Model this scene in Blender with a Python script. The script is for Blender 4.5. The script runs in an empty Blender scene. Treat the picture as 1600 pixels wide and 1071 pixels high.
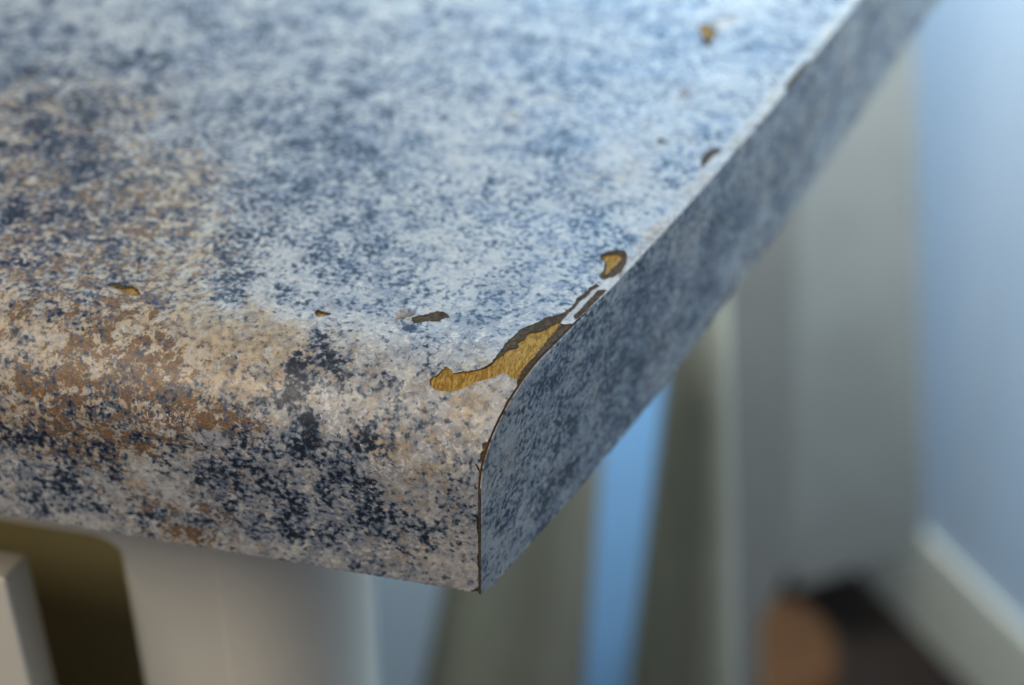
import bpy, bmesh, math, random
import numpy as np
from mathutils import Vector, Matrix, noise
from mathutils.geometry import delaunay_2d_cdt

random.seed(4)
S = bpy.context.scene
COL = S.collection
MM = 0.001

# ------------------------------------------------------------------ camera
CAM_LOC = (0.044191, -0.19044, 0.162821)
CAM_ROT = [[0.977591, 0.136323, -0.160414], [0.210199, -0.590365, 0.779285], [0.011531, -0.795541, -0.60579]]          # columns: right, down, forward
cam_d = bpy.data.cameras.new('camera')
cam = bpy.data.objects.new('camera', cam_d)
COL.objects.link(cam)
r_, d_, f_ = [Vector([CAM_ROT[i][j] for i in range(3)]) for j in range(3)]
m = Matrix.Identity(4)
for i in range(3):
    m[i][0], m[i][1], m[i][2], m[i][3] = r_[i], -d_[i], -f_[i], CAM_LOC[i]
cam.matrix_world = m
cam_d.sensor_width = 36
cam_d.lens = 59.1015
cam_d.clip_start = 0.01
cam_d.clip_end = 50
cam_d.dof.use_dof = True
cam_d.dof.focus_distance = 0.2659
cam_d.dof.aperture_fstop = 8.6
S.camera = cam

# ------------------------------------------------------------------ world, lamps, exposure
w = bpy.data.worlds.new('World')
S.world = w
w.use_nodes = True
bg = w.node_tree.nodes['Background']
bg.inputs['Color'].default_value = (0.50, 0.63, 1.0, 1)
bg.inputs['Strength'].default_value = 0.115

def lamp(name, loc, target, size, power, color, sy=None):
    l = bpy.data.lights.new(name, 'AREA')
    l.energy = power
    l.color = color
    l.shape = 'RECTANGLE'
    l.size = size
    l.size_y = sy or size
    o = bpy.data.objects.new(name, l)
    COL.objects.link(o)
    o.location = loc
    o.rotation_euler = (Vector(target) - Vector(loc)).to_track_quat('-Z', 'Y').to_euler()
    return o

lamp('window_light', (0.10, 0.60, 0.60), (0.03, 0.10, 0.0), 0.5, 1.15, (0.24, 0.66, 1.0), 0.6)
lamp('wall_fill_light', (0.16, 0.44, 0.40), (0.19, 1.19, -0.30), 0.35, 15.0, (0.74, 0.90, 1.0))  # added fill to brighten the walls behind; no such source is known
lamp('room_light', (-0.50, -0.80, 1.15), (-0.03, 0.0, -0.05), 0.8, 17.0, (1.0, 0.90, 0.76))
S.view_settings.view_transform = 'Standard'
S.view_settings.look = 'None'
S.view_settings.exposure = 0
S.cycles.use_denoising = True
S.cycles.max_bounces = 6

# ------------------------------------------------------------------ data (millimetres)
END = [-2.453, -0.864, 0.699, 2.236, 3.749, 5.238, 6.704, 8.148, 9.571, 10.973, 12.355, 13.719, 15.063, 16.39, 17.701, 18.994, 20.273, 21.536, 22.785, 24.021, 25.243, 26.453, 27.651, 28.837, 30.013, 31.179, 32.335, 33.482, 34.62, 35.749, 36.871, 37.986, 39.094, 40.195, 41.291, 42.38, 43.465, 44.544, 45.619, 46.69, 47.756, 48.82, 49.879, 50.936, 51.99, 53.041, 54.09, 55.137, 56.182, 57.226, 58.267, 59.308, 60.347, 61.385, 62.422, 63.458, 64.493, 65.528, 66.561, 67.595, 68.627, 69.659, 70.69, 71.721, 72.751, 73.78, 74.808, 75.836, 76.862, 77.888, 78.912, 79.935, 80.957, 81.976, 82.995, 84.011, 85.024, 86.036, 87.045, 88.05, 89.053, 90.052, 91.047, 92.039, 93.025]                 # plan of the angled end: X for Y = -6, -2, 2 ...
DECOR_CHIPS = {
    'main': [[-10.01, -9.6], [-9.71, -8.58], [-8.9, -8.05], [-8.59, -7.12], [-7.92, -6.59], [-7.05, -6.96], [-6.56, -7.46], [-5.64, -7.04], [-4.53, -6.78], [-2.94, -6.08], [-1.94, -5.37], [-1.06, -4.07], [-0.62, -2.79], [-0.29, -0.99], [0.39, 1.32], [0.98, 2.69], [1.71, 4.83], [3.16, 6.42], [4.39, 7.71], [5.06, 8.88], [6.95, 9.92], [7.64, 11.0], [8.56, 12.5], [8.91, 13.88], [8.93, 15.44], [9.91, 16.72], [10.47, 18.71], [11.44, 20.16], [12.2, 19.64], [10.97, 17.6], [10.6, 16.25], [9.69, 14.58], [9.16, 12.54], [8.55, 10.96], [8.06, 9.57], [7.79, 7.84], [8.63, 7.68], [9.52, 8.29], [10.13, 7.28], [9.01, 3.8], [7.61, -1.08], [6.11, -5.12], [5.08, -7.14], [4.47, -8.07], [3.73, -7.87], [3.52, -6.79], [2.74, -6.92], [2.01, -6.21], [1.09, -5.95], [0.14, -6.95], [-1.42, -7.72], [-3.21, -8.84], [-4.44, -9.83], [-6.0, -10.69], [-7.99, -10.85], [-9.48, -10.39]],
    'bar': [[9.32, 10.37], [9.8, 11.5], [10.49, 13.46], [11.26, 15.98], [11.94, 18.15], [12.94, 18.91], [13.55, 18.52], [12.61, 16.04], [11.49, 12.92], [10.35, 10.1], [9.83, 9.22]],
    'upper': [[10.6, 28.59], [11.22, 29.58], [11.88, 30.3], [13.33, 31.03], [14.56, 31.2], [15.23, 29.38], [15.36, 26.63], [14.96, 24.45], [14.19, 22.96], [13.25, 22.14], [12.29, 21.43], [11.55, 22.18], [11.67, 23.3], [11.98, 24.19], [11.81, 26.63], [10.79, 27.51]],
    'oblong': [[-16.28, 3.82], [-15.76, 4.35], [-15.12, 4.81], [-14.45, 5.12], [-13.83, 5.65], [-12.9, 6.44], [-11.65, 6.73], [-10.75, 5.98], [-10.19, 5.23], [-10.85, 5.01], [-11.53, 4.0], [-12.71, 3.48], [-13.22, 3.65], [-14.61, 2.82], [-15.41, 2.33], [-15.97, 2.88]],
    'dot': [[-32.06, 1.68], [-31.76, 2.55], [-30.91, 2.27], [-30.1, 2.14], [-29.43, 2.13], [-29.3, 1.69], [-30.32, 0.98], [-30.87, 0.63], [-31.6, 0.84]],
    'left': [[-68.01, 1.23], [-67.7, 2.1], [-66.47, 2.2], [-65.05, 1.84], [-63.79, 1.87], [-62.58, 1.23], [-61.62, 0.34], [-61.59, -0.35], [-62.87, -0.38], [-64.22, -0.18], [-65.62, 0.15], [-66.98, 0.76]],
    'far': [[23.52, 64.19], [23.86, 65.86], [24.69, 67.94], [25.93, 68.94], [27.09, 68.78], [26.66, 67.38], [25.77, 66.1], [25.33, 64.4], [24.74, 62.62], [24.24, 60.57]],
    'speck': [[14.41, 69.17], [15.08, 70.31], [15.99, 69.7], [16.55, 68.63], [15.62, 68.41], [14.77, 68.59]],
    'strip': [[36.44, 95.81], [37.89, 101.58], [39.8, 108.11], [40.87, 108.53], [40.29, 105.67], [38.83, 100.47], [37.45, 95.07]],
    'tiny': [[33.59, 98.65], [34.74, 96.87], [34.38, 96.21], [33.52, 97.65]],
    'nicka': [[0.04, -18.07], [0.46, -17.73], [1.04, -17.65], [0.94, -18.5], [0.55, -19.13], [0.18, -18.9]],
    'nickb': [[-0.11, -19.71], [0.26, -19.08], [0.63, -19.06], [0.32, -20.61], [0.02, -20.61]],
    'nickc': [[-0.76, -21.37], [-0.33, -21.5], [0.07, -22.25], [0.07, -22.87], [-0.35, -22.21]],
    'stain': [[16.44, 119.04], [17.39, 120.2], [18.91, 119.02], [20.38, 116.93], [20.2, 111.48], [19.3, 108.91], [18.03, 112.75]],
    'nickf': [[1.11, -16.96], [1.36, -16.23], [1.56, -15.9], [1.36, -16.93], [1.25, -17.54]],
    'nickg': [[2.5, -11.66], [2.81, -10.64], [3.04, -10.28], [2.93, -11.27], [2.67, -12.05]],
    'nickh': [[-0.36, -33.01], [-0.01, -32.24], [-0.0, -35.88], [-0.23, -35.36]],
    'nicki': [[-0.29, -40.5], [0.0, -39.86], [0.04, -43.62], [-0.17, -43.08]],
    'corner': [[-1.2, -48.91], [-0.63, -48.14], [-0.02, -47.81], [0.1, -49.37], [-0.83, -49.53]],
    'scratch': [[-65.84, 10.42], [-65.64, 10.32], [-64.64, 6.98], [-64.33, 5.7], [-64.48, 5.8], [-65.47, 8.71]],
    'nickd': [[-69.44, 2.63], [-69.05, 2.45], [-69.17, 2.16]],
    'nicke': [[-8.6, -6.47], [-7.93, -6.4], [-7.16, -6.81], [-6.57, -7.46], [-6.98, -7.62], [-7.51, -6.98]],
}
KRAFT_CHIPS = {
    'stain': [[16.74, 118.81], [17.47, 119.6], [18.84, 118.39], [19.92, 116.21], [19.2, 114.23], [18.01, 115.15]],
    'main': [[-10.28, -9.7], [-10.09, -8.48], [-9.21, -7.7], [-8.68, -6.72], [-8.02, -6.18], [-7.13, -6.63], [-6.55, -7.12], [-5.68, -6.84], [-4.56, -6.64], [-2.96, -6.01], [-1.87, -5.42], [-0.91, -4.24], [-0.2, -2.71], [0.3, -2.31], [0.6, -1.02], [1.48, -0.36], [2.46, 0.15], [1.78, 1.4], [2.61, 2.23], [3.03, 4.2], [4.37, 4.85], [5.65, 5.89], [6.29, 7.14], [6.96, 8.3], [7.72, 8.23], [7.34, 6.04], [6.43, 3.11], [5.55, -0.67], [4.6, -3.11], [3.86, -5.13], [3.69, -7.1], [2.77, -7.39], [1.9, -6.51], [1.23, -6.35], [0.4, -7.32], [-1.21, -8.18], [-3.01, -9.22], [-4.3, -10.24], [-5.85, -11.13], [-7.95, -11.33], [-9.72, -10.65]],
    'upper': [[10.85, 28.25], [12.05, 29.32], [13.83, 29.9], [14.48, 28.76], [13.94, 27.3], [13.37, 25.5], [12.83, 23.73], [12.41, 22.76], [12.23, 24.52], [12.03, 26.8]],
    'dot': [[-31.84, 1.58], [-31.6, 2.17], [-30.85, 1.96], [-30.12, 1.88], [-30.4, 1.24], [-30.95, 0.93], [-31.52, 1.05]],
    'left': [[-67.64, 1.19], [-67.04, 1.46], [-65.79, 0.95], [-64.61, 1.15], [-63.51, 1.56], [-62.59, 1.04], [-61.81, 0.3], [-61.75, -0.13], [-62.97, -0.15], [-64.3, 0.01], [-65.71, 0.37], [-66.98, 0.94]],
}
BLOBS = [   # x, s, ellipse, then: dark, beige, brown, white
    [-54.4459, 17.3093, 0.052, 0.0147, 0.0236, 0.496, 0, 0, 0],
    [-50.3953, 9.3287, 0.0891, 0.0183, 0.0664, 0.434, 0, 0, 0],
    [-54.079, 26.7656, 0.0808, 0.0172, 0.0552, 0.31, 0, 0, 0],
    [-62.6022, 34.6217, 0.0699, -0.085, 0.2138, 0.434, 0, 0, 0],
    [-34.2516, 34.6333, 0.0359, 0.0062, 0.0203, 0.217, 0, 0, 0],
    [-84.4292, 78.7117, 0.0213, 0.0066, 0.0092, 0.186, 0, 0, 0],
    [-98.0219, 76.3291, 0.0277, 0.0017, 0.0425, 0.372, 0, 0, 0],
    [-117.3321, 86.4328, 0.0351, 0.0071, 0.0403, 0.31, 0, 0, 0],
    [-93.277, 76.6056, 0.0343, 0.0059, 0.0364, 0.248, 0, 0, 0],
    [-35.6923, 80.5542, 0.0372, 0.0028, 0.0303, 0.186, 0, 0, 0],
    [-66.146, 64.5322, 0.0581, 0.0126, 0.0373, 0.341, 0, 0, 0],
    [-45.8196, 56.9088, 0.0264, 0.0014, 0.0287, 0.155, 0, 0, 0],
    [8.069, 37.0492, 0.0992, 0.0088, 0.0145, 0.6, 0, 0, 0],
    [-3.8485, 64.3489, 0.0383, 0.0021, 0.0228, 0.279, 0, 0, 0],
    [7.4725, 103.466, 0.036, 0.001, 0.0184, 0.186, 0, 0, 0],
    [1.7803, 89.4471, 0.0125, 0.0, 0.0087, 0.186, 0, 0, 0],
    [2.6481, 117.2849, 0.022, -0.0011, 0.0186, 0.124, 0, 0, 0],
    [15.0348, 60.8865, 0.0543, 0.0071, 0.0402, 0.341, 0, 0, 0],
    [-92.5633, 53.8963, 0.0587, -0.0197, 0.0648, 0.248, 0, 0, 0],
    [-87.9341, 34.3663, 0.1152, 0.0258, 0.1172, 0.45, 0, 0, 0],
    [-89.5095, 17.4231, 0.0362, 0.005, 0.0534, 0.341, 0, 0, 0],
    [-72.665, 23.0623, 0.1081, 0.0158, 0.1287, 0.5, 0, 0, 0],
    [-49.5638, 83.3391, 0.0615, 0.0161, 0.0133, 0.248, 0, 0, 0],
    [-77.677, 102.7215, 0.0313, 0.0054, 0.0246, 0.31, 0, 0, 0],
    [-36.2487, 109.5236, 0.0356, -0.0095, 0.0739, 0.186, 0, 0, 0],
    [-91.0145, 44.2983, 0.129, 0.0339, 0.11, 0.45, 0, 0, 0],
    [-58.1192, 67.2172, 0.0676, 0.0077, 0.0638, 0.186, 0, 0, 0],
    [-47.1443, 45.1057, 0.0188, 0.0031, 0.0134, 0.124, 0, 0, 0],
    [-48.0286, 29.2506, 0.0199, 0.0052, 0.0082, 0.186, 0, 0, 0],
    [-19.6861, 42.4432, 0.0292, 0.0121, 0.09, 0.217, 0, 0, 0],
    [-23.474, 29.6868, 0.1314, 0.0233, 0.0563, 0.35, 0, 0, 0],
    [-33.4249, 18.1827, 0.1643, 0.0253, 0.1132, 0.5, 0, 0, 0],
    [-28.2071, 19.7959, 0.1665, 0.016, 0.1413, 0.45, 0, 0, 0],
    [-25.7409, 77.527, 0.0219, -0.0193, 0.099, 0.124, 0, 0, 0],
    [-19.4792, 84.402, 0.037, 0.0045, 0.0167, 0.093, 0, 0, 0],
    [-45.508, 1.9543, 0.1078, 0.0199, 0.0864, 0.6, 0, 0, 0],
    [-38.852, 6.8544, 0.3225, 0.0705, 0.1782, 0.6, 0, 0, 0],
    [-78.9872, -2.7784, 0.1219, 0.0105, 0.2211, 0.5, 0, 0, 0],
    [-88.1279, 26.4095, 0.1753, 0.0262, 0.2371, 0.4, 0, 0, 0],
    [-71.2376, 39.4455, 0.0203, -0.004, 0.049, 0.155, 0, 0, 0],
    [-74.133, 56.9788, 0.0412, -0.0048, 0.0844, 0.186, 0, 0, 0],
    [-1.6207, 46.6761, 0.0124, -0.003, 0.0228, 0.0744, 0, 0, 0],
    [-8.3598, 24.0167, 0.0132, -0.0008, 0.0164, 0.0744, 0, 0, 0],
    [2.5085, 49.8862, 0.0816, 0.003, 0.0518, 0.124, 0, 0, 0],
    [-18.4583, 104.6372, 0.009, -0.0012, 0.0128, 0.093, 0, 0, 0],
    [-17.0017, 9.4885, 0.1315, -0.0017, 0.156, 0.3, 0, 0, 0],
    [13.1461, 73.8015, 0.0187, -0.0024, 0.004, -0.4, 0.25, 0, 0.15],
    [8.9781, 53.6725, 0.0256, -0.0052, 0.0084, -0.3, 0.3, 0, 0.15],
    [-19.0371, 21.5316, 0.0102, 0.0002, 0.0107, -0.15, 0.05, 0, 0.2],
    [-21.4013, 59.4824, 0.0107, -0.0001, 0.0112, -0.2, 0.1, 0, 0.2],
    [-8.7334, -1.9225, 0.0126, -0.0039, 0.0327, -0.25, 0.12, 0, 0.25],
    [-23.5869, -1.8754, 0.0254, 0.0018, 0.027, -0.15, 0.15, 0, 0.1],
    [1.7649, 12.9105, 0.0257, -0.0059, 0.0149, -0.1, 0.05, 0, 0.2],
    [-3.0641, 80.2511, 0.0264, -0.0041, 0.0369, -0.1, 0.05, 0, 0.1],
    [-32.0714, 92.6054, 0.0235, -0.0018, 0.0317, -0.1, 0.15, 0, 0.1],
    [-82.5436, 27.7178, 0.0023, 0.0009, 0.0071, -0.05, 0.55, 0.25, 0],
    [-62.3155, 16.4932, 0.0074, 0.0042, 0.0071, -0.1, 0.5, 0.3, 0],
    [-71.1174, 9.4103, 0.0034, 0.0003, 0.0118, 0, 0.45, 0.2, 0],
    [-67.801, 40.2529, 0.0268, 0.0049, 0.0243, 0, 0.45, 0.2, 0],
    [-104.3993, 53.6639, 0.0073, -0.002, 0.0078, 0, 0.45, 0, 0],
    [-84.3958, 59.6921, 0.0231, -0.0051, 0.0222, -0.1, 0.35, 0, 0.1],
    [-99.5058, 37.4948, 0.018, 0.0033, 0.0234, 0, 0.4, 0.1, 0],
    [-42.5889, 63.1628, 0.0265, -0.0021, 0.0411, 0, 0.12, 0, 0],
    [-10.2676, 53.7698, 0.0779, 0.0054, 0.0494, 0, 0.2, 0, 0],
    [-34.1189, 100.8979, 0.0284, -0.0274, 0.0715, 0, 0.25, 0.05, 0],
    [-15.7032, 0.8999, 0.5545, 0.1727, 0.47, 1.4, 0, 0, 0],
    [-41.3595, -2.055, 1.3369, 0.3163, 0.7607, 0.8, 0, 0, 0],
    [-38.8261, 4.4292, 9.0747, 2.9794, 1.1496, 1.2, 0, 0, 0],
    [-81.4262, 27.9796, 0.0024, 0.0006, 0.0021, 0.093, -0.1, 0.05, 0],
    [21.1302, 121.0897, 0.2157, -0.1739, 0.2522, -0.5, 1.2, 0.5, 0],
    [18.3336, 115.8324, 0.2732, 0.0079, 0.0363, -0.3, 0.3, 2.2, 0],
    [17.3772, 88.8136, 0.5127, 0.0613, 0.3033, -0.3, 0.2, 1.8, 0],
    [-13.6496, 71.2691, 0.1597, 0.0147, 0.0855, -0.2, 0.5, 0, 0],
    [-92.4703, 82.5505, 1.049, 0.3711, 0.3498, -0.3, 0.3, 0.3, 0],
    [-36.3846, -9.4531, 0.0164, -0.0015, 0.0378, -0.45, 0.8, 0, 0.05],
    [-43.0574, -4.4824, 0.0301, -0.0026, 0.0669, -0.3, 0.6, 0, 0.1],
    [-72.152, -10.3135, 0.0089, -0.0029, 0.0371, -0.1, 0.75, 0, 0],
    [-65.8424, -24.1157, 0.0073, -0.0038, 0.0183, 0, 0.6, 0.15, 0],
    [-14.1615, -14.7545, 0.0199, -0.0022, 0.0389, -0.05, 0.35, 0, 0],
    [-14.3513, -21.4447, 0.0316, 0.0034, 0.2637, -0.1, 0.5, 0.2, 0],
    [-5.9648, -25.2664, 0.0539, 0.0245, 0.2416, -0.1, 0.45, 0.1, 0],
    [-10.4632, -40.1132, 0.0364, -0.0088, 0.0373, -0.2, 0.28, 0, 0.05],
    [-11.2847, -30.4249, 0.0353, 0.0314, 0.1419, 0, 0.35, 0.1, 0],
    [-5.1444, -43.3043, 0.036, -0.0069, 0.0294, -0.25, 0.22, 0, 0.1],
    [-59.2647, -12.8951, 0.0024, -0.0014, 0.0134, 0, 0.35, 0.1, 0],
    [-1.0108, -8.4468, 0.0559, -0.0058, 0.024, -0.5, 0.3, 0, 0.15],
    [-2.4616, -14.0625, 0.0613, 0.0018, 0.0618, -0.35, 0.35, 0, 0.15],
    [-59.076, -11.5466, 0.0176, -0.0193, 0.0705, -0.1, 0.2, 0.75, 0],
    [-52.7229, -15.353, 0.0163, -0.0052, 0.0581, -0.05, 0.2, 0.8, 0],
    [-73.0115, -19.2748, 0.0408, -0.0367, 0.276, -0.2, 0.2, 0.95, 0],
    [-45.0325, -20.8026, 0.0162, 0.0064, 0.1476, -0.05, 0.2, 0.85, 0],
    [-55.0834, -28.1268, 0.0294, -0.0148, 0.0594, -0.05, 0.2, 0.75, 0],
    [-39.6847, -20.5306, 0.0717, -0.0234, 0.1829, 0, 0.2, 0.6, 0],
    [-54.639, -40.7418, 0.0171, -0.0121, 0.0953, 0, 0.2, 0.85, 0],
    [-43.1437, -40.5352, 0.1058, -0.0271, 0.0838, -0.1, 0.2, 0.9, 0],
    [-50.7723, -46.5432, 0.0221, -0.0113, 0.2181, -0.2, 0.3, 0.65, 0],
    [-61.9195, -1.7534, 0.0328, 0.014, 0.1091, -0.1, 0.3, 0.6, 0],
    [-80.3261, -6.9142, 0.3252, 0.0015, 0.7571, -0.2, 0.2, 0.9, 0],
    [-64.496, -9.9639, 0.267, -0.013, 0.6278, -0.1, 0.2, 0.9, 0],
    [-75.2383, -27.1676, 0.1275, -0.0794, 0.3179, -0.2, 0.3, 0.7, 0],
    [-66.5396, -28.9555, 0.0211, -0.0276, 0.1315, -0.1, 0.4, 0.45, 0],
    [-41.4111, -31.6642, 0.036, -0.0163, 0.0661, 0, 0.2, 0.35, 0],
    [-49.7716, -47.8205, 0.0162, -0.0101, 0.2157, -0.1, 0.3, 0.5, 0],
    [-35.5096, -39.6642, 0.2192, -0.0862, 0.3358, 0, 0.2, 0.6, 0],
    [-17.9894, -21.4784, 0.2513, -0.1214, 0.8564, 0, 0.3, 0.3, 0],
    [-72.317, -3.8147, 0.0033, 0.0002, 0.006, 0.031, 0.2, 0.25, 0],
    [-63.5776, -19.8189, 0.003, -0.0009, 0.0074, 0.062, 0.15, 0.35, 0],
    [-88.1279, 26.4095, 0.0015, 0.0005, 0.0012, 0.186, 0.35, 0.6, -0.2],
    [-103.6017, 46.2495, 0.0015, 0.0004, 0.0017, 0.186, 0.3, 0.3, -0.2],
    [-75.4279, -34.8781, 0.005, -0.0035, 0.0139, 0.217, 0.1, 0.35, -0.1],
    [-60.2208, -21.4767, 0.0048, -0.0035, 0.0229, 0.124, 0.1, 0.25, 0],
    [-85.3035, 2.1845, 0.0096, 0.0026, 0.0094, 0.062, 0.2, 0.3, -0.1],
    [-31.8268, -11.8937, 0.5376, 0.0513, 0.0666, 1.87, 0, 0, 0],
    [-33.3373, -15.2738, 0.159, -0.2068, 0.5672, 0.9486, 0, 0, 0],
    [-31.3321, -8.4139, 0.4107, -0.0961, 0.374, 1.53, 0, 0, 0],
    [-29.4044, -5.041, 0.528, 0.0878, 0.2447, 1.7, 0, 0, 0],
    [-27.7067, -8.0657, 0.1637, -0.0161, 0.3626, 1.19, 0, 0, 0],
    [-23.9785, -11.1488, 0.3165, 0.051, 0.1612, 1.53, 0, 0, 0],
    [-28.9397, -12.9666, 0.3641, -0.0148, 0.6351, 1.19, 0, 0, 0],
    [-27.1646, -18.3683, 0.5414, 0.0219, 0.3029, 1.87, 0, 0, 0],
    [-28.3526, -22.0267, 0.1287, -0.0868, 0.5673, 1.02, 0, 0, 0],
    [-18.3328, -20.9955, 0.1389, -0.0081, 0.1129, 0.85, 0, 0, 0],
    [-19.6522, -28.2767, 0.1406, 0.0682, 0.3849, 1.87, 0, 0, 0],
    [-34.1386, -29.2469, 0.0437, -0.0099, 0.0333, 0.372, 0, 0, 0],
    [-28.3574, -34.6213, 0.0184, 0.0011, 0.0401, 0.403, 0, 0, 0],
    [-37.0019, -24.6644, 0.0694, -0.0165, 0.0694, 0.372, 0, 0, 0],
    [-19.9581, -34.9997, 0.0264, 0.0079, 0.0955, 0.434, 0, 0, 0],
    [-13.59, -36.7777, 0.0462, -0.0046, 0.1199, 0.62, 0, 0, 0],
    [-8.4891, -37.9714, 0.5252, -0.0364, 0.1232, 1.1, 0, 0, 0],
    [-37.0766, -38.5532, 0.0454, -0.0185, 0.0722, 0.434, 0, 0, 0],
    [-43.6041, -31.6837, 0.1292, -0.0439, 0.1604, 0.7, 0, 0, 0],
    [-26.8434, -41.8847, 0.0174, 0.0002, 0.175, 0.496, 0, 0, 0],
    [-33.5085, -42.4312, 0.0277, -0.0088, 0.1393, 0.434, 0, 0, 0],
    [-78.2438, -30.0848, 0.0696, 0.0205, 0.2167, 1.178, 0, 0, 0],
    [-80.2461, -26.7358, 0.3116, -0.0952, 0.2184, 0.8, 0, 0, 0],
    [-76.658, -38.6981, 0.0407, -0.0173, 0.0545, 0.341, 0, 0, 0],
    [-81.4967, -46.2785, 0.0951, -0.1226, 0.2411, 0.434, 0, 0, 0],
    [-75.0522, -46.4361, 0.0596, -0.1227, 0.325, 0.341, 0, 0, 0],
    [-64.835, -44.3152, 0.0705, -0.0568, 0.4443, 0.62, 0, 0, 0],
    [-53.1663, -42.6232, 0.0323, -0.0222, 0.5435, 0.62, 0, 0, 0],
    [-65.2805, -28.0255, 0.3394, 0.567, 1.4718, 0.558, 0, 0, 0],
    [-69.7556, -38.7578, 0.3615, -0.1722, 0.6023, 0.7, 0, 0, 0],
    [-47.0651, -33.213, 0.7019, -0.1979, 0.6351, 1.0, 0, 0, 0],
    [-58.767, -46.3039, 0.1318, -0.1099, 0.4543, 0.6, 0, 0, 0],
    [-61.8873, -35.6084, 0.3303, -0.1648, 0.6178, 0.7, 0, 0, 0],
    [-11.5904, -42.0917, 0.3499, -0.0802, 0.3295, 0.7, 0, 0, 0],
    [-4.7016, -32.5269, 1.0918, 1.0257, 1.2168, 0.8, 0, 0, 0],
    [-65.2021, -9.483, 0.5604, -0.1374, 0.7502, 0.7, 0, 0, 0],
    [-57.9582, -27.3088, 0.8383, -0.2117, 0.5482, 0.7, 0, 0, 0],
    [-70.0304, -16.5477, 0.0272, -0.0283, 0.2293, 0.124, 0, 0, 0],
    [-18.0431, -16.334, 0.0211, -0.0127, 0.1088, 0.093, 0, 0, 0],
    [-21.1758, -26.9456, 0.0565, -0.0057, 0.0152, 0.124, 0, 0, 0],
    [-16.0808, -46.4474, 0.0241, -0.0169, 0.4415, 0.31, 0, 0, 0],
    [-6.1825, -40.6299, 0.0464, -0.0536, 0.2453, 0.186, 0, 0, 0],
    [-58.1789, -36.5725, 0.5602, -0.1404, 0.351, -1, 0.7, -0.6, 0.1],
    [-25.6067, -14.8788, 0.3585, 0.0377, 0.2076, -0.6, 0, 0, 0.7],
    [-23.7343, -18.9927, 0.5474, 0.0043, 0.3767, -0.5, 0, 0, 0.55],
    [-14.2705, -24.916, 0.0589, -0.0042, 0.1822, -0.5, 0, -0.2, 0.6],
    [-6.2483, -19.671, 0.0412, -0.0172, 0.1404, -0.4, 0, 0, 0.4],
    [-52.0312, -21.8745, 0.0347, -0.0016, 0.1637, -0.4, -0.2, -0.5, 0.55],
    [-56.4245, -32.5497, 0.0543, -0.0272, 0.1062, -0.3, -0.2, -0.5, 0.4],
    [-80.3265, -36.5523, 0.0686, -0.0316, 0.1031, -0.3, -0.2, -0.3, 0.5],
    [-18.7092, -43.6359, 0.0177, -0.0103, 0.2671, -0.4, 0, 0, 0.4],
    [-76.5113, -24.7037, 0.5271, -0.6376, 0.8564, -0.4, 0, -0.3, 0.55],
    [-49.9795, -4.049, 0.0235, 0.0059, 0.0225, -0.2, -0.2, -0.3, 0.1],
    [-44.8998, -14.0232, 0.0379, -0.0151, 0.158, -0.2, 0, -0.3, 0.1],
    [-19.8295, -32.1735, 0.1059, -0.0457, 0.2021, -0.3, 0, 0, 0.35],
    [-73.5891, -44.6488, 0.1005, -0.1979, 0.4763, 0, 0, -0.3, 0.3],
    [-34.2793, -22.9883, 0.2345, -0.087, 0.5216, -0.3, 0, 0, 0.4],
    [-59.5034, -8.3432, 0.5995, 0.0222, 1.0985, -0.3, 0.5, -0.5, 0.2],
    [-54.5195, -15.6084, 0.6172, -0.0933, 1.4616, -0.3, 0.5, -0.6, 0.2],
    [-44.1753, -48.8609, 0.0224, -0.0178, 0.4208, -0.2, 0.1, -0.1, 0.3],
]

RA, RB, T = 18.0, 14.5, 38.0    # rolled front edge half axes, counter thickness
Y_BACK = 318.0
_th = np.linspace(0, math.pi/2, 400)
_ry, _rz = RA - RA*np.sin(_th), -RB + RB*np.cos(_th)
_ls = np.concatenate([[0], np.cumsum(np.hypot(np.diff(_ry), np.diff(_rz)))])
LA = float(_ls[-1])

def prof(s):
    """profile of the rolled sheet: s > 0 flat top, then the roll, then the front face, then the turned-under lip"""
    if s >= 0: return RA + s, 0.0
    q = -s
    if q <= LA: return float(np.interp(q, _ls, _ry)), float(np.interp(q, _ls, _rz))
    q -= LA
    if q <= T - RB: return 0.0, -RB - q
    return q - (T - RB), -T

def prof_n(s):
    if s >= 0: return 0.0, 1.0
    q = -s
    if q <= LA:
        t = float(np.interp(q, _ls, _th)); ny, nz = -math.sin(t)/RA, math.cos(t)/RB
        l = math.hypot(ny, nz); return ny/l, nz/l
    if q <= LA + T - RB - 0.01: return -1.0, 0.0
    return 0.0, -1.0

def xe(y):
    return float(np.interp(y, [-6 + 4*i for i in range(len(END))], END))

# ------------------------------------------------------------------ helpers
def link(name, me, mats=(), parent=None, smooth=True):
    o = bpy.data.objects.new(name, me)
    COL.objects.link(o)
    for mt in mats: me.materials.append(mt)
    if parent: o.parent = parent
    if smooth:
        for p in me.polygons: p.use_smooth = True
    return o

def thing(name, label, cat, loc=(0, 0, 0), group=None):
    o = bpy.data.objects.new(name, None)
    o.empty_display_size = 0.05
    COL.objects.link(o)
    o.location = loc
    o['label'] = label; o['category'] = cat
    if group: o['group'] = group
    return o

def tag(o, label, cat, group=None):
    o['label'] = label; o['category'] = cat
    if group: o['group'] = group
    return o

def from_bm(name, bm, mats, parent=None, smooth=False):
    me = bpy.data.meshes.new(name)
    bm.normal_update()
    bm.to_mesh(me); bm.free()
    return link(name, me, mats, parent, smooth)

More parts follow.
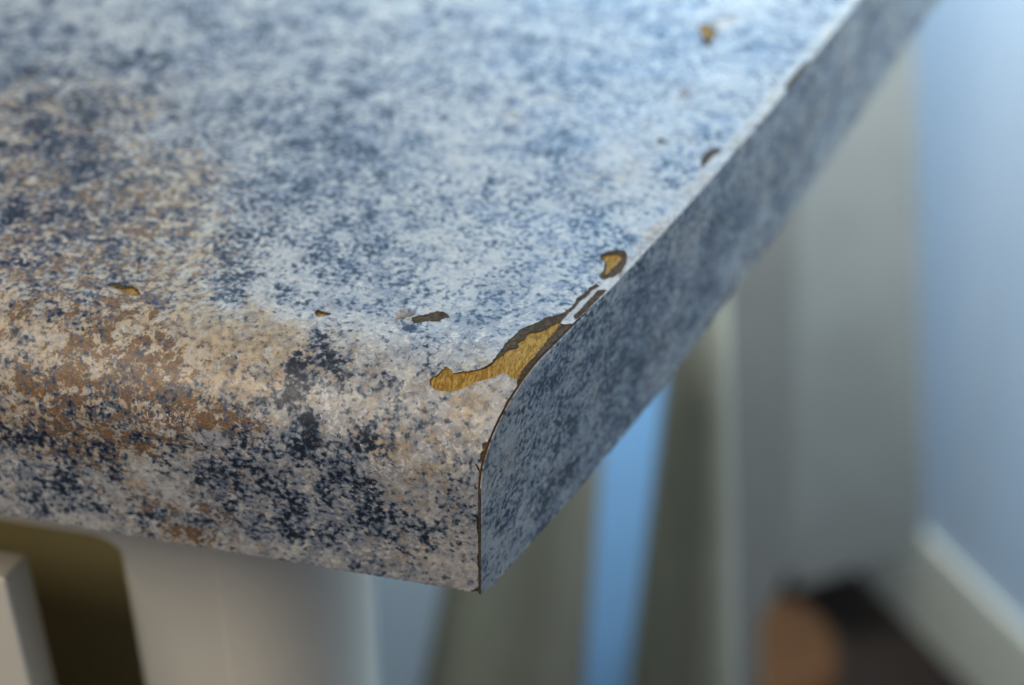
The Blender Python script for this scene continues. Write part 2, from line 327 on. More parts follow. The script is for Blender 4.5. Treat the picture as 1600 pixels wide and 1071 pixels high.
def prism(pts, z0, z1):
    """vertical prism over a plan polygon (mm)"""
    bm = bmesh.new()
    lo = [bm.verts.new((x*MM, y*MM, z0*MM)) for x, y in pts]
    hi = [bm.verts.new((x*MM, y*MM, z1*MM)) for x, y in pts]
    n = len(pts)
    bm.faces.new(hi); bm.faces.new(lo[::-1])
    for i in range(n): bm.faces.new((lo[i], lo[(i+1) % n], hi[(i+1) % n], hi[i]))
    bmesh.ops.recalc_face_normals(bm, faces=bm.faces)
    return bm

def bevel(bm, w, seg=2):
    bmesh.ops.bevel(bm, geom=list(bm.edges), offset=w*MM, segments=seg, profile=0.6, affect='EDGES', clamp_overlap=True)
    return bm

def slab(quad, direction, thick):
    """a board: four 3-D corners (mm) of its face, pushed back by its thickness"""
    bm = bmesh.new()
    d = Vector(direction).normalized()*thick
    a = [bm.verts.new(Vector(p)*MM) for p in quad]
    b = [bm.verts.new((Vector(p) + d)*MM) for p in quad]
    n = len(quad)
    bm.faces.new(a); bm.faces.new(b[::-1])
    for i in range(n): bm.faces.new((a[i], b[i], b[(i+1) % n], a[(i+1) % n]))
    bmesh.ops.recalc_face_normals(bm, faces=bm.faces)
    return bm

# ------------------------------------------------------------------ materials
class NT:
    def __init__(s, name):
        s.m = bpy.data.materials.new(name); s.m.use_nodes = True
        s.t = s.m.node_tree; s.b = s.t.nodes['Principled BSDF']
    def n(s, t, **kw):
        n = s.t.nodes.new(t)
        for k, v in kw.items():
            if k in n.inputs: n.inputs[k].default_value = v
            else: setattr(n, k, v)
        return n
    def l(s, a, b): s.t.links.new(a, b)
    def math(s, op, a, b=None, clamp=False):
        n = s.n('ShaderNodeMath', operation=op, use_clamp=clamp)
        for i, v in enumerate((a, b)):
            if v is None: continue
            if isinstance(v, (int, float)): n.inputs[i].default_value = v
            else: s.l(v, n.inputs[i])
        return n.outputs[0]
    def step(s, v, lo, hi):
        n = s.n('ShaderNodeMapRange', interpolation_type='SMOOTHSTEP')
        s.l(v, n.inputs['Value'])
        n.inputs['From Min'].default_value = lo; n.inputs['From Max'].default_value = hi
        return n.outputs[0]
    def noise(s, vec, scale, detail=2, rough=.5, dist=0.0):
        n = s.n('ShaderNodeTexNoise')
        n.inputs['Scale'].default_value = scale; n.inputs['Detail'].default_value = detail
        n.inputs['Roughness'].default_value = rough; n.inputs['Distortion'].default_value = dist
        if vec is not None: s.l(vec, n.inputs['Vector'])
        return n.outputs['Fac']
    def mix(s, fac, a, b, mode='MIX'):
        n = s.n('ShaderNodeMix', data_type='RGBA', blend_type=mode)
        for sock, v in ((n.inputs[0], fac), (n.inputs[6], a), (n.inputs[7], b)):
            if isinstance(v, (int, float)): sock.default_value = v
            elif isinstance(v, tuple): sock.default_value = (*v, 1)
            else: s.l(v, sock)
        return n.outputs[2]
    def bump(s, h, strength, dist):
        n = s.n('ShaderNodeBump'); n.inputs['Strength'].default_value = strength
        n.inputs['Distance'].default_value = dist
        s.l(h, n.inputs['Height']); s.l(n.outputs[0], s.b.inputs['Normal'])
    def mapping(s, vec, scale, loc=(0, 0, 0)):
        n = s.n('ShaderNodeMapping'); n.inputs['Scale'].default_value = scale
        n.inputs['Location'].default_value = loc
        s.l(vec, n.inputs['Vector']); return n.outputs[0]

def granite_print():
    """the granite pattern printed on the laminate; the sheet's own coordinates are in millimetres"""
    t = NT('granite_print_laminate')
    uv = t.n('ShaderNodeUVMap', uv_map='sheet').outputs[0]
    at = t.n('ShaderNodeAttribute', attribute_name='print_map')
    sep = t.n('ShaderNodeSeparateColor'); t.l(at.outputs['Color'], sep.inputs[0])
    D, TAN, BRN, WHT = sep.outputs[0], sep.outputs[1], sep.outputs[2], at.outputs['Alpha']
    def g(vec, scale, det, rough, loc, dist=0.0):      # noise brought to about zero mean, unit spread
        v = t.noise(t.mapping(vec, (1, 1, 1), loc), scale, det, rough, dist)
        return t.math('MULTIPLY', t.math('SUBTRACT', v, .5), 8.0)
    def wsum(*ps):
        r = None
        for v, k in ps:
            q = t.math('MULTIPLY', v, k) if not isinstance(v, (int, float)) else v*k
            r = q if r is None else t.math('ADD', r, q)
        return r
    speck = g(uv, .95, 1, .5, (0, 0, 0))
    fleck = g(uv, 1.7, 1, .5, (71, 3, 8))
    speck2 = g(uv, 2.0, 2, .6, (31, 7, 3))
    clump = g(uv, .20, 3, .6, (5, 19, 1))
    cloud = g(uv, .07, 3, .6, (3, 3, 9))
    grain = g(uv, 3.2, 2, .6, (13, 3, 2))
    mid = g(uv, .6, 3, .65, (43, 13, 2), .5)
    mid2 = g(uv, 1.1, 3, .65, (3, 53, 12), .5)
    Dc = t.math('MAXIMUM', t.math('MINIMUM', D, 1.25), -1.0)
    Bc = t.math('MAXIMUM', t.math('MINIMUM', BRN, 1.4), -.6)
    Tc = t.math('MAXIMUM', t.math('MINIMUM', TAN, .9), -.5)
    Wc = t.math('MAXIMUM', t.math('MINIMUM', WHT, .5), -.5)
    patch = g(uv, .33, 4, .68, (23, 41, 2), .8)
    # pale ground: blue-grey and cream-white clots running into each other
    big = g(uv, .045, 3, .6, (77, 13, 5), .6)
    blot = g(uv, .42, 4, .7, (17, 61, 4), 1.0)
    v = wsum((patch, .7), (blot, .6), (mid2, .4), (big, .5), (Dc, .5), (-.05, 1.0))
    base = t.mix(t.step(v, -1.3, 1.5), (.52, .505, .465), (.22, .255, .31))
    base = t.mix(t.math('MULTIPLY', t.step(wsum((grain, .6), (mid, .6)), .3, 1.5), .35), base, (.32, .30, .27))
    base = t.mix(t.math('MULTIPLY', t.step(wsum((blot, -.8), (mid2, -.5), (speck2, .3)), .45, 1.5), .7), base, (.72, .67, .575))
    # beige islands
    v = wsum((Tc, 1.9), (patch, .55), (mid2, .35), (grain, .2), (-.75, 1.0))
    tanc = t.mix(t.step(wsum((mid, .6), (blot, .5)), -1, 1), (.56, .43, .27), (.27, .21, .15))
    base = t.mix(t.math('MULTIPLY', t.step(v, -.1, 1.1), .9), base, tanc)
    # rust brown grains
    v = wsum((Bc, 1.45), (mid, .6), (speck2, .4), (patch, .75), (-1.2, 1.0))
    brnc = t.mix(t.step(wsum((mid2, .8), (speck2, .5)), -.8, 1), (.25, .125, .05), (.095, .066, .042))
    base = t.mix(t.math('MULTIPLY', t.step(v, .0, .8), .88), base, brnc)
    # dark mica: soft halo and hard speck
    k = wsum((speck, .66), (fleck, .26), (clump, .55), (speck2, .16), (blot, .48), (big, .25), (Dc, 1.2), (.05, 1.0))
    base = t.mix(t.math('MULTIPLY', t.step(k, .1, 1.25), .80), base, (.060, .105, .175))
    base = t.mix(t.math('MULTIPLY', t.step(k, .85, 1.9), .93), base, (.010, .014, .024))
    base = t.mix(t.math('MULTIPLY', t.step(wsum((fleck, .7), (mid, .7)), .7, 1.9), .45), base, (.15, .14, .12))
    # chalk white flecks
    v = wsum((Wc, 2.6), (mid2, -.75), (grain, .4), (-1.2, 1.0))
    base = t.mix(t.math('MULTIPLY', t.step(v, 0, 1.0), .85), base, (.72, .69, .66))
    t.l(base, t.b.inputs['Base Color'])
    smear = g(t.mapping(uv, (.25, 1, 1)), .12, 5, .7, (9, 2, 77), 1.0)
    rr = t.n('ShaderNodeMapRange'); t.l(wsum((smear, .6), (mid, .4)), rr.inputs['Value'])
    rr.inputs['From Min'].default_value = -1.5; rr.inputs['From Max'].default_value = 1.5
    rr.inputs['To Min'].default_value = .27; rr.inputs['To Max'].default_value = .60
    t.l(rr.outputs[0], t.b.inputs['Roughness'])
    t.b.inputs['Specular IOR Level'].default_value = .4
    t.bump(t.noise(uv, 1.4, 3, .6), .10, .0003)
    return t.m

def particle_board():
    t = NT('golden_particle_board')
    uv = t.n('ShaderNodeUVMap', uv_map='sheet').outputs[0]
    st = t.mapping(uv, (2.0, .55, 1))
    a = t.noise(st, 1.2, 5, .72, .8); b = t.noise(st, .5, 3, .6); c = t.noise(uv, 4.5, 2, .6)
    col = t.mix(t.step(a, .33, .68), (.42, .185, .03), (.98, .63, .155))
    col = t.mix(t.math('MULTIPLY', t.step(b, .5, .7), .5), col, (.95, .66, .26))
    col = t.mix(t.math('MULTIPLY', t.step(c, .58, .74), .5), col, (.20, .09, .02))
    t.l(col, t.b.inputs['Base Color']); t.b.inputs['Roughness'].default_value = .8; t.b.inputs['Specular IOR Level'].default_value = .15
    t.bump(a, 1.0, .0014)
    return t.m

def kraft():
    t = NT('dark_kraft_paper')
    oc = t.n('ShaderNodeTexCoord').outputs['Object']
    a = t.noise(oc, 1400, 3, .7); b = t.noise(oc, 420, 3, .6)
    col = t.mix(t.step(a, .35, .7), (.045, .032, .021), (.125, .092, .058))
    col = t.mix(t.math('MULTIPLY', t.step(b, .55, .72), .4), col, (.16, .10, .045))
    t.l(col, t.b.inputs['Base Color']); t.b.inputs['Roughness'].default_value = .8; t.b.inputs['Specular IOR Level'].default_value = .15
    t.bump(a, .7, .0003)
    return t.m

def paint(name, a, b, rough=.45, scale=12, bump=.04):
    t = NT(name)
    oc = t.n('ShaderNodeTexCoord').outputs['Object']
    n = t.noise(oc, scale, 4, .6)
    t.l(t.mix(t.step(n, .3, .7), a, b), t.b.inputs['Base Color'])
    t.b.inputs['Roughness'].default_value = rough
    t.bump(t.noise(oc, 260, 2, .5), bump, .0006)
    return t.m

def wood(name, a, b, c, rough=.4, stretch=(3, 40, 40)):
    t = NT(name)
    oc = t.n('ShaderNodeTexCoord').outputs['Object']
    n = t.noise(t.mapping(oc, stretch), 1, 5, .65, 1.2)
    n2 = t.noise(oc, 4, 3, .5)
    col = t.mix(t.step(n, .3, .7), a, b)
    col = t.mix(t.math('MULTIPLY', t.step(n2, .45, .7), .6), col, c)
    t.l(col, t.b.inputs['Base Color']); t.b.inputs['Roughness'].default_value = rough
    t.bump(n, .15, .001)
    return t.m

M_PRINT = granite_print()
M_BOARD = particle_board()
M_KRAFT = kraft()
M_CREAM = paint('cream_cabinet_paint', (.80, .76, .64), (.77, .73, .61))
M_CREAM_SHADE = paint('shaded_cream_post_paint', (.37, .33, .24), (.33, .29, .21))  # cream made darker, the wide post's shade is put into the colour
M_CREAM_DIM = paint('dimmed_cream_post_paint', (.27, .24, .175), (.23, .205, .15))  # darker copy of the post cream, shade of the narrow post painted in
M_TRIM = paint('cream_trim_paint', (.88, .79, .62), (.84, .75, .58))
M_GREY = paint('pale_grey_paint', (.37, .36, .325), (.32, .31, .28), .6)
M_SLATE = paint('slate_grey_paint', (.36, .34, .31), (.31, .295, .27), .6)
M_BLUE = paint('light_blue_wall_paint', (.62, .71, .80), (.59, .68, .77), .7, 5)
M_BLUE_LIT = paint('lit_blue_wall_paint', (.34, .60, .90), (.32, .58, .87), .7, 5)  # bluer wall colour, the stronger light in the slit is painted in
M_RAW = wood('raw_yellow_wood', (.82, .69, .33), (.76, .63, .29), (.70, .58, .26), .7)
M_FLOOR = wood('dark_brown_floor_wood', (.030, .019, .014), (.018, .012, .010), (.045, .030, .022), .45)
M_FLOOR.node_tree.nodes['Principled BSDF'].inputs['Specular IOR Level'].default_value = .15
M_STOOL = wood('brown_wood', (.15, .052, .008), (.10, .035, .006), (.04, .016, .006), .85, (40, 40, 4))

# ------------------------------------------------------------------ setting
fl = bmesh.new()
FZ = -900.0
for p in ((-1800, -900), (1500, -900), (1500, 1500), (-1800, 1500)): fl.verts.new((p[0]*MM, p[1]*MM, FZ*MM))
fl.faces.new(fl.verts)
o = from_bm('floor', fl, [M_FLOOR]); o['kind'] = 'structure'
# blue walls: a left stretch, a set-back stretch, the far corner and the right wall
def wall(name, a, b, thick=80, z1=1500, mat=None):
    a, b = Vector((*a, 0)), Vector((*b, 0)); d = (b - a).normalized(); n = Vector((-d.y, d.x, 0))*thick
    o = from_bm(name, prism([(a.x, a.y), (b.x, b.y), (b.x+n.x, b.y+n.y), (a.x+n.x, a.y+n.y)], FZ, z1), [mat or M_BLUE])
    o['kind'] = 'structure'
    return o
wall('wall_left', (-330, 560), (-100, 620), 78)
wall('wall_middle', (-88, 652), (4, 798), 60, mat=M_BLUE_LIT)
wall('wall_back', (-60, 945), (62, 1013))
wall('wall_right', (62, 1013), (900, 1.5))

# ------------------------------------------------------------------ countertop
top = thing('countertop', 'worn granite-print laminate countertop with a chipped rolled front corner', 'countertop')

def inside(poly, px, py):
    p = np.asarray(poly); x, y = p[:, 0], p[:, 1]; x2, y2 = np.roll(x, -1), np.roll(y, -1)
    c = np.zeros(len(px), bool)
    for i in range(len(p)):
        k = ((y[i] > py) != (y2[i] > py))
        with np.errstate(divide='ignore', invalid='ignore'):
            xx = (x2[i]-x[i])*(py-y[i])/(y2[i]-y[i]) + x[i]
        c ^= k & (px < xx)
    return c

def ragged(poly, stepl=.22, amp=.085, seed=0):
    out = []
    n = len(poly)
    for i in range(n):
        a, b = Vector(poly[i]), Vector(poly[(i+1) % n])
        k = max(1, int((b-a).length/stepl))
        for j in range(k):
            p = a.lerp(b, j/k)
            q = Vector((p.x*2.3 + seed, p.y*2.3, seed*.7))
            v = noise.noise_vector(q)
            v2 = noise.noise_vector(q*3.1)
            out.append((p.x + amp*(v.x + .6*v2.x), p.y + amp*(v.y + .6*v2.y)))
    return out

def overlap(y):      # the top sheet laps over the end cap beyond the rolled corner
    return .58*min(1.0, max(0.0, (y - 27)/8.0))

S_MIN, S_MAX = -(LA + T - RB + 7.0), Y_BACK - RA
def sheet(name, holes, off, step, fine, mats, thick, parent, margin=0.0):
    xs = np.concatenate([np.arange(-460, fine[0], 20.0), np.arange(fine[0], fine[1], step)])
    ss = np.concatenate([np.arange(S_MIN, fine[2], step), np.arange(fine[2], fine[3], step), np.arange(fine[3], S_MAX, 8.0), [S_MAX]])
    FOLD = -(LA + T - RB)
    ss = ss[np.abs(ss - FOLD) > .7]
    ss = np.unique(np.round(np.concatenate([ss, [FOLD - .15, FOLD, FOLD + .25]]), 4))
    verts = []
    for s in ss:
        xr = xe(prof(s)[0]) + overlap(prof(s)[0]) - margin
        v = xs[xs < xr - step*.45]
        for i, x in enumerate(v):
            j = .0 if x < fine[0] else .18*step
            verts.append((x + random.uniform(-j, j), s if s in (ss[0], ss[-1]) or abs(s - FOLD) < 2 else s + random.uniform(-j, j)*.5))
    edges = []
    def loop(pts, closed=True):
        b = len(verts); verts.extend(pts)
        edges.extend((b+i, b+(i+1) % len(pts)) for i in range(len(pts) if closed else len(pts)-1))
    bs = np.unique(np.concatenate([np.arange(S_MIN, 12, .6), np.arange(12, S_MAX, 2.0), [S_MAX]]))
    loop([(xe(prof(s)[0]) + overlap(prof(s)[0]) - margin - max(0, .16*noise.noise(Vector((s*.55, 8, 1))) + .10*noise.noise(Vector((s*1.7, 2, 5)))), float(s)) for s in bs], False)
    hp = []
    for k, (nm, p) in enumerate(holes.items()):
        big = nm in ('main', 'upper', 'oblong', 'left', 'bar')
        q = ragged(p, .18, (.26 if off else .19) if big else .06, k*7.3)
        hp.append(q); loop(q)
    V, E_, Fc, *_ = delaunay_2d_cdt([Vector(v) for v in verts], edges, [], 0, 1e-5)
    P = np.array([(v.x, v.y) for v in V]); tri = np.array(Fc)
    c = P[tri].mean(1)
    yy = np.array([prof(s)[0] for s in c[:, 1]])
    keep = c[:, 0] < np.array([xe(y) + overlap(y) - margin for y in yy])
    for q in hp: keep &= ~inside(q, c[:, 0], c[:, 1])
    tri = tri[keep]
    used = np.unique(tri); remap = -np.ones(len(P), int); remap[used] = np.arange(len(used))
    P = P[used]; tri = remap[tri]
    co = []
    for x, s in P:
        y, z = prof(s); ny, nz = prof_n(s)
        co.append((x*MM, (y - ny*off)*MM, (z - nz*off)*MM))
    me = bpy.data.meshes.new(name)
    me.from_pydata(co, [], [tuple(map(int, t)) for t in tri])
    # wind the faces outwards
    me.update()
    k = sum(1 for p in list(me.polygons)[:200] if p.normal.y*prof_n(P[p.vertices[0]][1])[0] + p.normal.z*prof_n(P[p.vertices[0]][1])[1] < 0)
    if k > 100: me.flip_normals()
    uvl = me.uv_layers.new(name='sheet')
    li = np.array([l.vertex_index for l in me.loops])
    uvl.data.foreach_set('uv', P[li].astype(np.float32).ravel())
    o = link(name, me, mats, parent)
    so = o.modifiers.new('thickness', 'SOLIDIFY')
    so.thickness = thick*MM; so.offset = -1; so.use_rim = True
    so.material_offset = 1; so.material_offset_rim = 1
    es = o.modifiers.new('sharp', 'EDGE_SPLIT'); es.split_angle = .8
    return o, P

def print_map(me, P, bl, base, edge=True):
    a = np.zeros((len(P), 4)); a[:] = base
    for x, s, m00, m01, m11, d, tn, br, wh in bl:
        dx, ds = P[:, 0]-x, P[:, 1]-s
        q = m00*dx*dx + 2*m01*dx*ds + m11*ds*ds
        wgt = np.exp(-.5*np.clip(q, 0, 40)*1.35)[:, None]
        a += wgt*np.array([d, tn, br, wh])
    if edge:     # the worn, filed strip along the angled end
        for i, (x, s) in enumerate(P):
            if s > 8:
                dd = xe(prof(s)[0]) - x
                k = max(0, 1 - dd/ (2.8 + 1.0*noise.noise(Vector((s*.12, 3, 0)))))
                k = min(1, k*2.2)
                a[i, 0] = a[i, 0]*(1-k) - .75*k; a[i, 1] = a[i, 1]*(1-k) + .62*k
    at = me.attributes.new('print_map', 'FLOAT_COLOR', 'POINT')
    at.data.foreach_set('color', a.astype(np.float32).ravel())

lam, P = sheet('laminate_sheet', DECOR_CHIPS, 0.0, 1.25, (-140.0, 80.0, -56.0, 145.0), [M_PRINT, M_KRAFT], .13, top)
base = np.zeros((len(P), 4))
sv = P[:, 1]
base[:, 0] = np.clip(np.interp(sv, [-25, -5, 20, 150], [.0, -.06, .30, .36]), -1, 1)
base[:, 1] = np.interp(sv, [-50, -5, 10, 150], [.22, .2, .10, .12])
base[:, 3] = .02
print_map(lam.data, P, BLOBS, base)
kr, P2 = sheet('kraft_backing', KRAFT_CHIPS, .135, 3.0, (-80.0, 80.0, -56.0, 110.0), [M_KRAFT, M_KRAFT], .12, top, .05)

# core board: one closed block under the sheet, following the roll and the angled end
bm = bmesh.new(); uvl = bm.loops.layers.uv.new('sheet')
OFF = .27
ss = [S_MAX] + list(np.arange(280, 14, -8.0)) + list(np.arange(14, -LA-.5, -.5)) + [-(LA+8), -(LA+16), -(LA+T-RB-OFF)]
rows = []
for s in ss:
    y, z = prof(s); ny, nz = prof_n(s)
    y, z = y - ny*OFF, z - nz*OFF
    xr = xe(y) - .25
    xl = [-455, -200, -90, -70, -55] + list(np.linspace(-40, xr - .6, 90)) + [xr]
    row = []
    for x in xl:
        h = 0
        if -34 < x < xr - .3 and -20 < s < 34: h = .07*noise.noise(Vector((x*1.6, s*.9, 2))) - .06 + .04*noise.noise(Vector((x*4.1, s*2.3, 9)))
        row.append((bm.verts.new((x*MM, (y + ny*h)*MM, (z + nz*h)*MM)), (x, s)))
    rows.append(row)
for a, b in zip(rows, rows[1:]):
    for i in range(len(a)-1):
        q = [a[i], b[i], b[i+1], a[i+1]]
        fc = bm.faces.new([v for v, _ in q])
        for l, (_, u) in zip(fc.loops, q): l[uvl].uv = u
zb = -(T - .27)*MM
lo = [bm.verts.new((r[-1][0].co.x, r[-1][0].co.y, zb)) for r in rows[:-1]] + [rows[-1][-1][0]]
ll = [bm.verts.new((r[0][0].co.x, r[0][0].co.y, zb)) for r in rows[:-1]] + [rows[-1][0][0]]
for i in range(len(rows)-1):
    for A_, e in ((lo, -1), (ll, 0)):
        q = [rows[i][e][0], rows[i+1][e][0], A_[i+1], A_[i]]
        if len(set(q)) == 4: bm.faces.new(q)
        else: bm.faces.new(list(dict.fromkeys(q)))
    bm.faces.new([lo[i], lo[i+1], ll[i+1], ll[i]]) if i < len(rows)-2 else None
bm.faces.new([v for v, _ in rows[0]] + [lo[0], ll[0]])
bmesh.ops.recalc_face_normals(bm, faces=bm.faces)
core = from_bm('particle_board_core', bm, [M_BOARD], top, True)

# end cap: a strip of the same laminate glued to the angled end
ys = list(np.arange(.0, 18.01, .5)) + list(np.arange(20, 60, 2.5)) + list(np.arange(60, Y_BACK-1, 4.0))
bm = bmesh.new(); uvl = bm.loops.layers.uv.new('sheet')
grid = []; L = 0.0; prev = None
CAP = .56
for y in ys:
    p = Vector((xe(y), y, 0)); t = Vector((xe(y+1) - xe(y-1), 2, 0)).normalized(); n = Vector((t.y, -t.x, 0))
    if prev is not None: L += (p - prev).length
    prev = p
    zt = -RB + RB*math.sqrt(max(0, 1 - ((RA-y)/RA)**2)) if y < RA else 0.0
    zt -= .30*min(1.0, max(0.0, (y - 27)/8.0))           # tucked under the top sheet further along
    zl = -T - (min(.75, .1 + .25*y) if y < 84 else .75*max(0, 1 - (y-84)/2.0)) + .12*noise.noise(Vector((y*.3, 1, 4)))
    zs = [zl] + [zl + (zt - .3 - zl)*k/14 for k in range(1, 14)] + [zt - .3, zt - .12, zt]
    col = []
    for k, z in enumerate(zs):
        o_ = CAP - (.0 if k < 14 else (0, .05, .2)[k-14])
        if y == 0: o_ -= .0
        q = p + n*o_
        col.append((bm.verts.new((q.x*MM, q.y*MM, z*MM)), (L, z)))
    grid.append(col)
for a, b in zip(grid, grid[1:]):
    for k in range(len(a)-1):
        q = [a[k], b[k], b[k+1], a[k+1]]
        fc = bm.faces.new([v for v, _ in q])
        for l, (_, u) in zip(fc.loops, q): l[uvl].uv = (u[0] + 400, u[1] + 300)
bmesh.ops.recalc_face_normals(bm, faces=bm.faces)
bm.normal_update()
if sum(f.normal.x for f in bm.faces) < 0: bmesh.ops.reverse_faces(bm, faces=bm.faces)
EP = np.array([(u[0], u[1]) for col in grid for _, u in col])
cap = from_bm('end_cap', bm, [M_PRINT, M_KRAFT], top, True)
so = cap.modifiers.new('thickness', 'SOLIDIFY'); so.thickness = .5*MM; so.offset = -1
so.material_offset = 1; so.material_offset_rim = 1
es = cap.modifiers.new('sharp', 'EDGE_SPLIT'); es.split_angle = .8
eb = np.zeros((len(EP), 4))
eb[:, 0] = np.interp(EP[:, 0], [0, 8, 22, 60, 200], [.05, .42, .62, .55, .5])
eb[:, 1] = np.interp(EP[:, 0], [0, 60, 110, 200], [.1, .25, .5, .6])
eb[:, 0] += np.interp(EP[:, 1], [-38, -32, -20, 0], [-.35, -.05, .05, -.1])
for i, (l_, z_) in enumerate(EP):
    eb[i, 0] += .5*noise.noise(Vector((l_*.13, z_*.13, 7))) + .25*noise.noise(Vector((l_*.05, z_*.05, 1)))
    eb[i, 1] += .6*noise.noise(Vector((l_*.09, z_*.09, 3)))
    eb[i, 2] = .2 + .4*min(1, max(0, (l_ - 40)/60)) + .25*noise.noise(Vector((l_*.1, z_*.1, 13)))
print_map(cap.data, EP, [], eb, False)

# lifted flake of laminate beside the oblong chip
def surf(x, s, h):
    y, z = prof(s); ny, nz = prof_n(s); return (x*MM, (y + ny*h)*MM, (z + nz*h)*MM)
bm = bmesh.new(); uvl = bm.loops.layers.uv.new('sheet')
fp = [(-16.0, 4.6, .03), (-17.4, 3.6, .05), (-18.9, 2.6, .02), (-18.6, 4.0, .75), (-17.3, 5.3, 1.15), (-16.1, 6.3, .7)]
vs = [bm.verts.new(surf(*p)) for p in fp]
for q in ((0, 1, 4, 5), (1, 2, 3, 4)):
    fc = bm.faces.new([vs[i] for i in q])
    for l, i in zip(fc.loops, q): l[uvl].uv = fp[i][:2]
fk = from_bm('lifted_flake', bm, [M_PRINT, M_KRAFT], top, True)
so = fk.modifiers.new('thickness', 'SOLIDIFY'); so.thickness = .2*MM; so.offset = 0
at = fk.data.attributes.new('print_map', 'FLOAT_COLOR', 'POINT')
at.data.foreach_set('color', np.tile(np.array([-.4, 0, 0, .3], np.float32), len(fk.data.vertices)))

# ------------------------------------------------------------------ cream base cabinet under the counter
cab = thing('base_cabinet', 'cream painted base cabinet under the counter with a door ajar', 'cabinet', (0, 0, 0))
CT = -T - 1.2          # underside of the counter
def box(x0, x1, y0, y1, z0, z1): return prism([(x0, y0), (x1, y0), (x1, y1), (x0, y1)], z0, z1)
# face frame with a rounded opening corner
bm = bmesh.new()
pts = [(-58.8, CT), (-58.8, FZ), (-82, FZ), (-82, -79)]
for k in range(1, 7):
    a = k/6*math.pi/2; pts.append((-86.5 + 4.5*math.cos(a), -79 + 4.5*math.sin(a)))
pts += [(-460, -74.5), (-460, CT)]
fv = [bm.verts.new((x*MM, 30*MM, z*MM)) for x, z in pts]; bv = [bm.verts.new((x*MM, 48*MM, z*MM)) for x, z in pts]
bm.faces.new(fv); bm.faces.new(bv[::-1])
for i in range(len(pts)):
    fc = bm.faces.new((fv[i], bv[i], bv[(i+1) % len(pts)], fv[(i+1) % len(pts)]))
    if 2 <= i <= 9: fc.material_index = 1
bmesh.ops.recalc_face_normals(bm, faces=bm.faces)
bmesh.ops.bevel(bm, geom=[e for e in bm.edges if all(abs(v.co.y - 30*MM) < 1e-6 and v.co.x < -81.9*MM and v.co.z < -74.4*MM for v in e.verts)], offset=3.4*MM, segments=5, affect='EDGES', clamp_overlap=True)
from_bm('face_frame', bm, [M_CREAM, M_RAW], cab)
# rounded corner post
pl = [(-59.8, 31), (-59.8, 29.5), (-59.4, 29.2)] + [(-58.2 + 22.0*math.sin(a), 29.3 + 23 - 23.0*math.cos(a)) for a in np.linspace(.06, math.pi/2, 22)] + [(-37.2, 58), (-118, 300), (-128, 300), (-59.0, 60), (-58.7, 31)]
from_bm('corner_post', prism(pl, FZ, CT), [M_CREAM], cab, False)
# dark interior
bm = box(-458, -60.5, 49, 72, FZ + 90, CT - .3)
bmesh.ops.delete(bm, geom=[f for f in bm.faces if f.normal.y < -.9], context='FACES')
bmesh.ops.reverse_faces(bm, faces=bm.faces)
from_bm('interior', bm, [M_RAW], cab)
# door with a reverse-bevelled finger edge
bm = bmesh.new()
fr = [(-456, 8, -63.3), (-92.3, 8, -63.3), (-92.3, 8, -860), (-456, 8, -860)]
bk = [(-450, 26, -75.5), (-98.4, 26, -75.5), (-98.4, 26, -850), (-450, 26, -850)]
a = [bm.verts.new(Vector(p)*MM) for p in fr]; b = [bm.verts.new(Vector(p)*MM) for p in bk]
bm.faces.new(a); bm.faces.new(b[::-1])
for i in range(4): bm.faces.new((a[i], b[i], b[(i+1) % 4], a[(i+1) % 4]))
bmesh.ops.recalc_face_normals(bm, faces=bm.faces)
from_bm('door', bevel(bm, 1.2, 3), [M_CREAM], cab)

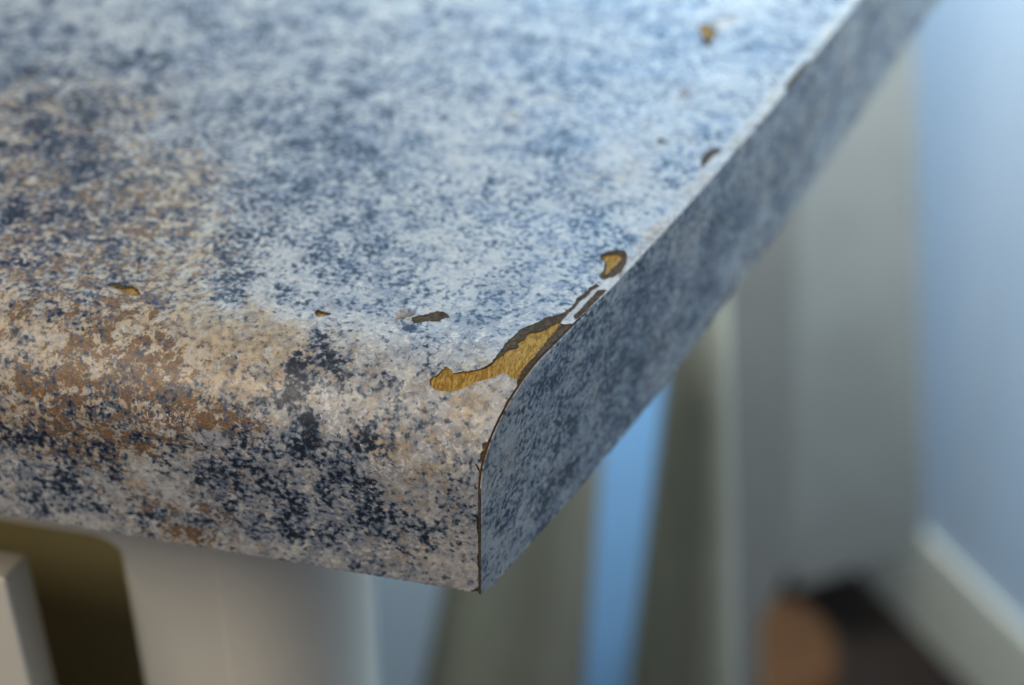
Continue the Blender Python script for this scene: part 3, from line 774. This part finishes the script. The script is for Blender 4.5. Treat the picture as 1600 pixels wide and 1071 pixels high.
# ------------------------------------------------------------------ things beyond the counter end
def cone_post(rings, seg=40):
    bm = bmesh.new(); rr = []
    for cx, cy, z, r in rings:
        rr.append([bm.verts.new(((cx + r*math.cos(2*math.pi*k/seg))*MM, (cy + r*math.sin(2*math.pi*k/seg))*MM, z*MM)) for k in range(seg)])
    for a, b in zip(rr, rr[1:]):
        for k in range(seg): bm.faces.new((a[k], a[(k+1) % seg], b[(k+1) % seg], b[k]))
    bm.faces.new(rr[0][::-1]); bm.faces.new(rr[-1])
    bmesh.ops.recalc_face_normals(bm, faces=bm.faces)
    return bm
def lin(z, a, b, za, zb): return a + (b-a)*(z-za)/(zb-za)
rings = [(lin(z, -55, -68.3, -313, -466), 345, z, lin(z, 28.7, 39.6, -313, -466)) for z in (FZ, -700, -466, -313, -200)]
o = from_bm('post', cone_post(rings), [M_CREAM_SHADE], None, True)
tag(o, 'wide cream post flaring towards the floor, just behind the counter corner', 'post')
rings = [(lin(z, 10, 17, -281, -463), 364, z, lin(z, 14.2, 26.8, -281, -463)) for z in (FZ, -700, -463, -281, -190)]
o = from_bm('post', cone_post(rings), [M_CREAM_DIM], None, True)
tag(o, 'narrow cream post right of the bright blue slit beside the wider post', 'post')
back = (-.2016, .9795, 0)
o = from_bm('panel', bevel(slab([(4, 567, -290), (38, 574, -290), (67.1, 580.0, -577.3), (50.7, 576.6, -632.1), (57.3, 578.0, -690.6), (44, 575, -899)], back, 8), 1), [M_SLATE])
tag(o, 'grey panel standing between the narrow post and the pale board', 'panel')
o = from_bm('board', bevel(slab([(75.8, 786, -806.7), (170.8, 805.5, -757.3), (96.7, 790.3, -317.7), (64, 783.5, -123), (-22, 765.7, -172)], back, 16), 3), [M_GREY])
tag(o, 'pale grey board leaning sideways in front of the blue wall corner', 'board')
# baseboard of the right wall
d = Vector((.64, -.77, 0)).normalized(); n = Vector((-d.y, d.x, 0))
a = Vector((138, 922, 0)) - n*7; b = a + d*1100
o = from_bm('baseboard', bevel(prism([(a.x, a.y), (b.x, b.y), (b.x + n.x*6, b.y + n.y*6), (a.x + n.x*6, a.y + n.y*6)], FZ + .5, FZ + 100), 2), [M_TRIM])
tag(o, 'cream baseboard running along the foot of the light blue wall', 'baseboard')
# brown wooden stool at the foot of the board
rings = [(58, 728, FZ + .5, 50), (58, 728, -870, 56), (58, 728, -845, 60), (58, 728, -825, 60), (58, 728, -812, 57), (58, 728, -805, 50), (58, 728, -803, 40)]
o = from_bm('stool', cone_post(rings), [M_STOOL], None, True)
tag(o, 'low round brown wooden stool on the dark floor below the grey board', 'stool')
